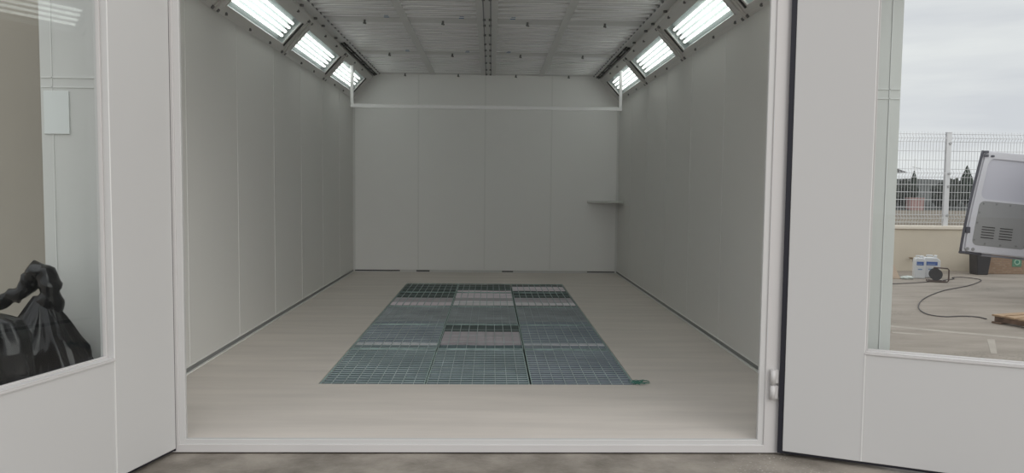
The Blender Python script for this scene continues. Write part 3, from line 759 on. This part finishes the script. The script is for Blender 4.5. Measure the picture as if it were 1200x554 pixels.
# ---- van with open rear door
M_van = mat('van_white_paint', (.56, .555, .59), .3, coat=.3); M_vgrey = mat('van_panel_grey', (.25, .25, .25), .6); M_seal = mat('van_seal', (.06, .06, .075), .6)
M_inner = mat('van_door_recess', (.47, .465, .52), .4)
root = empty('van', (7.35, 10.0, -.07)); tag(root, 'white van with its rear door hanging open, grey inner panel with vents', 'van')
def V3(x, z, y=0): return Vector((x - 7.35, y, z + .07))
def lerp2(u, v):  # door coordinates: u 0 left..1 right, v 0 bottom..1 top, follows the curved leaf
    TLx, TLz, BLx, BLz = 6.588, 1.848, 6.35, .505; TRx, TRz, BRx, BRz = 7.33, 1.785, 7.235, .425
    lx = BLx + (TLx - BLx) * v - .035 * math.sin(math.pi * v) * (1 if v < 1 else 0) + .0; lz = BLz + (TLz - BLz) * v
    lx = BLx + (TLx - BLx) * (max(v, 0.) ** 1.25); 
    rx = BRx + (TRx - BRx) * v; rz = BRz + (TRz - BRz) * v
    return lx + (rx - lx) * u, lz + (rz - lz) * u
def outline(u0, u1, v0, v1, rc=.06, n=10):
    pts = []
    asp = 1.6
    cs = [(u0, v0), (u1, v0), (u1, v1), (u0, v1)]
    arcs = []
    for i, (cu, cv) in enumerate(((u0 + rc * asp, v0 + rc), (u1 - rc * asp, v0 + rc), (u1 - rc * asp, v1 - rc), (u0 + rc * asp, v1 - rc))):
        a0 = math.pi + i * math.pi / 2
        for k in range(5):
            a = a0 + k * math.pi / 8; arcs.append((cu + rc * asp * math.cos(a), cv + rc * math.sin(a)))
        if i in (1, 3):
            nxt = None
    # densify the long vertical sides so that they can bend
    out = []
    for i in range(len(arcs)):
        a, c = arcs[i], arcs[(i + 1) % len(arcs)]
        k = max(1, int(abs(c[1] - a[1]) / .08))
        for j in range(k): out.append((a[0] + (c[0] - a[0]) * j / k, a[1] + (c[1] - a[1]) * j / k))
    return [V3(*lerp2(u, v)) for u, v in out]
def plate(u0, u1, v0, v1, rc, y0, y1, m_, name, par):
    q = MB(); pts = outline(u0, u1, v0, v1, rc); 
    q.prism([p_ + Vector((0, y0, 0)) for p_ in pts], (0, y1 - y0, 0)); o = q.build(name, m_, par); return o
# door ring (rim stands proud of the recess)
dv = plate(0, 1, 0, 1, .02, .0, .045, M_van, 'rear_door', root)
def ring(uo, vo, ui, vi, rco, rci, y0, y1, m_, name, par):
    q = MB(); po = outline(uo[0], uo[1], vo[0], vo[1], rco); pi_ = outline(ui[0], ui[1], vi[0], vi[1], rci)
    n_ = 80
    def resample(pts):
        L_ = [0]; P = pts + [pts[0]]
        for i in range(len(pts)): L_.append(L_[-1] + (P[i + 1] - P[i]).length)
        out = []
        for k in range(n_):
            t = L_[-1] * k / n_; i = max(j for j in range(len(pts)) if L_[j] <= t); out.append(P[i].lerp(P[i + 1], (t - L_[i]) / max(1e-9, L_[i + 1] - L_[i])))
        return out
    # pair by angle about the centre
    cen = sum(pi_, Vector()) / len(pi_)
    def cast(pts, a):
        d = Vector((math.cos(a), 0, math.sin(a))); best = None
        for i in range(len(pts)):
            p0, p1 = pts[i], pts[(i + 1) % len(pts)]; e = p1 - p0; den = d.x * e.z - d.z * e.x
            if abs(den) < 1e-9: continue
            w0 = p0 - cen; t = (w0.x * e.z - w0.z * e.x) / den; s = (w0.x * d.z - w0.z * d.x) / den
            if t > 0 and -1e-6 <= s <= 1 + 1e-6: best = t if best is None else max(best, t)
        return cen + d * (best or 0)
    A = [k * 2 * math.pi / 120 for k in range(120)]
    o_, i_ = [cast(po, a) for a in A], [cast(pi_, a) for a in A]
    V = []
    for k in range(120):
        V.append([q.bm.verts.new(o_[k] + Vector((0, y1, 0))), q.bm.verts.new(o_[k] + Vector((0, y0, 0))), q.bm.verts.new(i_[k] + Vector((0, y0 + .002, 0))), q.bm.verts.new(i_[k] + Vector((0, y1, 0)))])
    for k in range(120):
        a, c = V[k], V[(k + 1) % 120]
        for j in range(4): q.bm.faces.new((a[j], c[j], c[(j + 1) % 4], a[(j + 1) % 4]))
    return q.build(name, m_, par)
plate(.10, .98, .50, .965, .05, -.002, .0, M_inner, 'upper_recess', dv)
ring((.035, 1), (.01, .99), (.12, .965), (.535, .93), .03, .06, -.022, 0, M_van, 'door_rim', dv)
ring((.035, 1), (.012, .535), (.13, .955), (.085, .512), .03, .05, -.018, 0, M_van, 'lower_rim', dv)
gp = plate(.125, .96, .078, .515, .05, -.024, -.001, M_vgrey, 'grey_panel', dv)
for uu in (.34, .62):
    for k in range(5):
        q = MB(); x0, z0 = lerp2(uu - .10, .155 + k * .026); x1, z1 = lerp2(uu + .10, .155 + k * .026)
        q.prism([V3(x0, z0, -.027), V3(x1, z1, -.027), V3(x1, z1 + .013, -.027), V3(x0, z0 + .013, -.027)], (0, .006, 0)); q.build('vent_slot', M_lampblack, gp)
for (uu, vv) in ((.19, .49), (.40, .495), (.62, .495), (.86, .49), (.15, .40), (.15, .30), (.15, .13), (.32, .10), (.56, .10), (.80, .105), (.93, .11), (.945, .30), (.945, .42)):
    q = MB(); x0, z0 = lerp2(uu, vv); q.cyl(V3(x0, z0, -.024), V3(x0, z0, -.030), .011, seg=10); q.build('panel_screw', M_screw, gp)
q = MB()
seal = [lerp2(0.0, v / 20) for v in range(21)]
q.sweep([V3(x - .012, z, .0) for x, z in seal], .017, seg=8); q.build('edge_seal', M_seal, dv)
q = MB(); xa, za = lerp2(-.03, -.005); xb, zb_ = lerp2(.30, -.008); xc, zc_ = lerp2(1.0, -.012); q.sweep([V3(xa, za, .0), V3(xb, zb_, .0)], .019, seg=8); q.build('bottom_seal', M_seal, dv)
q = MB(); xc2, zc2 = lerp2(1.0, -.012); q.sweep([V3(xb, zb_ - .01, .02), V3(xc2, zc2, .02)], .014, seg=8); q.build('bottom_edge', mat('van_bottom_edge', (.25, .25, .28), .5), dv)
for (uu, vv, hh) in ((.035, .22, .08),):
    q = MB(); x0, z0 = lerp2(uu, vv); q.box(x0 - 7.35 - .03, x0 - 7.35 + .025, -.03, 0, z0 + .07 - .04, z0 + .07 + .04, None, .005); q.build('lock_plate', M_seal, dv)
for uu in (.07, .155):
    q = MB(); x0, z0 = lerp2(uu, .035); q.cyl(V3(x0, z0, -.03), V3(x0, z0, -.015), .022, seg=12); q.build('buffer', M_vgrey, dv)
for (uu, vv, rr) in ((.045, .955, .03), (.03, .99, .03), (.16, .955, .022)):
    q = MB(); x0, z0 = lerp2(uu, vv); q.box(x0 - 7.35 - rr, x0 - 7.35 + rr, -.035, -.02, z0 + .07 - rr * .7, z0 + .07 + rr * .5, None, .005); q.build('upper_catch', M_seal, dv)
# body of the van, right of the picture
q = MB(); q.prism([Vector((.03, -1.72, .30)), Vector((.03, -1.75, 1.1)), Vector((.10, -1.62, 1.95)), Vector((.14, -.10, 1.95)), Vector((.03, .05, 1.1)), Vector((.03, .05, .30))], (3.9, 0, 0), None, .03); q.build('van_body', M_van, root)
q = MB(); q.prism([Vector((3.9, -1.70, .30)), Vector((3.9, 0, .30)), Vector((3.9, -.02, 1.2)), Vector((3.9, -1.68, 1.2))], (.9, 0, 0), None, .06); q.build('bonnet', M_van, root)
for x in (.75, 3.9):
    for y in (-1.72, -.08):
        q = MB(); q.cyl((x, y, .31), (x, y + .18, .31), .31, seg=32); wv = q.build('wheel', M_black, root)
        q = MB(); q.cyl((x, y - .008, .31), (x, y + .188, .31), .17, seg=24); q.build('hub_cap', M_ceil_rail, wv)
q = MB(); q.box(.0, .05, -1.5, -.15, .32, .42, None, .01); q.build('rear_bumper', M_seal, root)

# ================================================================== LAND BEHIND THE FENCE
M_field = mat('dry_field', (.125, .10, .075), .95, bump=.3, bscale=3, col2=(.185, .155, .115), vscale=.4, vstretch=(.3, 1, 1))
M_hill = mat('scrub_hill', (.036, .040, .036), .95, var=.25, vscale=.35)
b = MB(); b.box(-150, 250, 13.2, 56, -.4, -.08); b.box(-150, -40, -40, 13.2, -.4, -.08); b.box(60, 250, -40, 13.2, -.4, -.08)
struct(b.build('field', M_field), 'dry brown field behind the yard fence', 'field')
q = MB(); nx, ny = 80, 16; grid = []
for j in range(ny + 1):
    row = []
    for i in range(nx + 1):
        X = -150 + 400 * i / nx; Y = 55 + 90 * j / ny
        t = j / ny; h = -.2 + (3.1 * math.sin(min(1, t * 1.3) * math.pi / 2)) * (1 + .25 * noise.noise(Vector((X * .03, Y * .03, 1)))) + noise.noise(Vector((X * .15, Y * .15, 0))) * .3
        if X > 60: h -= 0
        row.append(q.bm.verts.new((X, Y, h)))
    grid.append(row)
for j in range(ny):
    for i in range(nx): f_ = q.bm.faces.new((grid[j][i], grid[j][i + 1], grid[j + 1][i + 1], grid[j + 1][i])); f_.smooth = True
struct(q.build('hill', M_hill), 'low dark scrub covered hill on the horizon', 'hill')
M_leaf = mat('olive_foliage', (.03, .036, .028), .95, var=.35, vscale=2, bump=.6, bscale=6); M_bark = mat('bark', (.12, .09, .07), .9)
M_cyp = mat('cypress_foliage', (.03, .042, .03), .95, var=.3, vscale=2, bump=.6, bscale=6)
def bush(x, y, z, r, h, lab, seed):
    root = empty('bushy_tree', (x, y, z)); tag(root, lab, 'tree', 'bushy trees beyond the field')
    q = MB(); b_ = bmesh.new(); bmesh.ops.create_icosphere(b_, subdivisions=4, radius=1)
    for v in b_.verts:
        n_ = v.co.normalized(); k = 1 + .30 * noise.noise(n_ * 2.2 + Vector((seed, 0, 0))) + .22 * noise.noise(n_ * 6 + Vector((seed, 3, 0)))
        v.co = Vector((n_.x * r * k, n_.y * r * k, h * .58 + n_.z * h * .48 * k))
    q.add(b_); q.build('crown', M_leaf, root)
    q = MB(); q.cyl((0, 0, -.3), (0, 0, h * .45), .12, r2=.08, seg=8); q.build('trunk', M_bark, root)
for i, (x, y, r, h, lab) in enumerate(((30.3, 57.5, .8, 1.9, 'bushy tree before the house, beside the booth corner'), (32.9, 60, .7, 2.1, 'bushy tree below the slim cypress'), (34.9, 58, .9, 1.9, 'bushy tree midway between cypress and fence post'),
        (36.8, 60, .8, 2.2, 'bushy tree just left of the fence post'), (39.6, 59, .8, 1.9, 'bushy tree just right of the tall cypress'), (41.6, 62, .9, 2.1, 'bushy tree against the van door edge'), (43.8, 60, .9, 2.2, 'bushy tree hidden by the van door'))):
    bush(x, y, -.05, r, h, lab, i * 3.1)
def cypress(x, y, z, r, h, lab, seed):
    root = empty('cypress', (x, y, z)); tag(root, lab, 'tree', 'cypresses on the horizon')
    q = MB(); b_ = bmesh.new(); bmesh.ops.create_icosphere(b_, subdivisions=4, radius=1)
    for v in b_.verts:
        n_ = v.co.normalized(); t = max(0., (n_.z + 1) / 2); prof = max(0., math.sin(math.pi * min(1, t * .92 + .06) ** .75)) ** .8
        k = r * (.25 + .9 * prof * (1 - t * .45)) * (1 + .4 * noise.noise(n_ * 5 + Vector((seed, 0, 0))))
        v.co = Vector((n_.x * k, n_.y * k, .3 + t * (h - .3)))
    q.add(b_); q.build('crown', M_cyp, root)
    q = MB(); q.cyl((0, 0, -.4), (0, 0, .6), .1, seg=8); q.build('trunk', M_bark, root)
cypress(33.9, 60.5, 0.0, .32, 3.0, 'slim dark cypress near the left edge of the fence view', 1)
cypress(38.2, 60.5, 0.0, .55, 3.45, 'taller dark cypress between fence post and van door', 5)
# house
root = empty('house', (30.2, 61.5, -.2)); tag(root, 'grey house with overhanging roof seen over the fence by the booth corner', 'house')
q = MB(); q.box(-5, 2.6, 0, 6, 0, 3.1); q.build('house_walls', mat('house_wall', (.34, .31, .28), .9), root)
q = MB(); q.prism([Vector((-5.6, -.6, 3.1)), Vector((3.5, -.6, 3.0)), Vector((1.9, -.6, 3.55)), Vector((-5.6, -.6, 3.75))], (0, 7, 0)); q.build('roof', mat('house_roof', (.15, .15, .15), .9), root)
for x in (-2.5, .9):
    q = MB(); q.box(x - .4, x + .4, -.03, .0, 1.2, 2.2); q.build('window', M_dark, root)
q = MB(); q.box(-.5, .5, 0, .7, 0, .9, None, .03); q.box(-.55, .55, -.05, .75, .86, .95, None, .01); o = q.build('shed', mat('pink_wall', (.30, .19, .18), .9)); o.location = (31.5, 55.6, -.1); tag(o, 'low pinkish shed before the house beyond the fence', 'shed')
# pylon
root = empty('lattice_mast', (34.5, 61.5, 0)); tag(root, 'thin mast standing behind the slim cypress', 'mast')
q = MB(); q.cyl((0, 0, 0), (0, 0, 4.0), .04, seg=6); q.cyl((.12, 0, 0), (.02, 0, 4.0), .03, seg=6); q.build('mast_pole', M_ceil_rail, root)
q = MB(); q.cyl((-.2, 0, 3.3), (.5, 0, 3.2), .03, seg=6); q.build('cross_arm', M_ceil_rail, root)
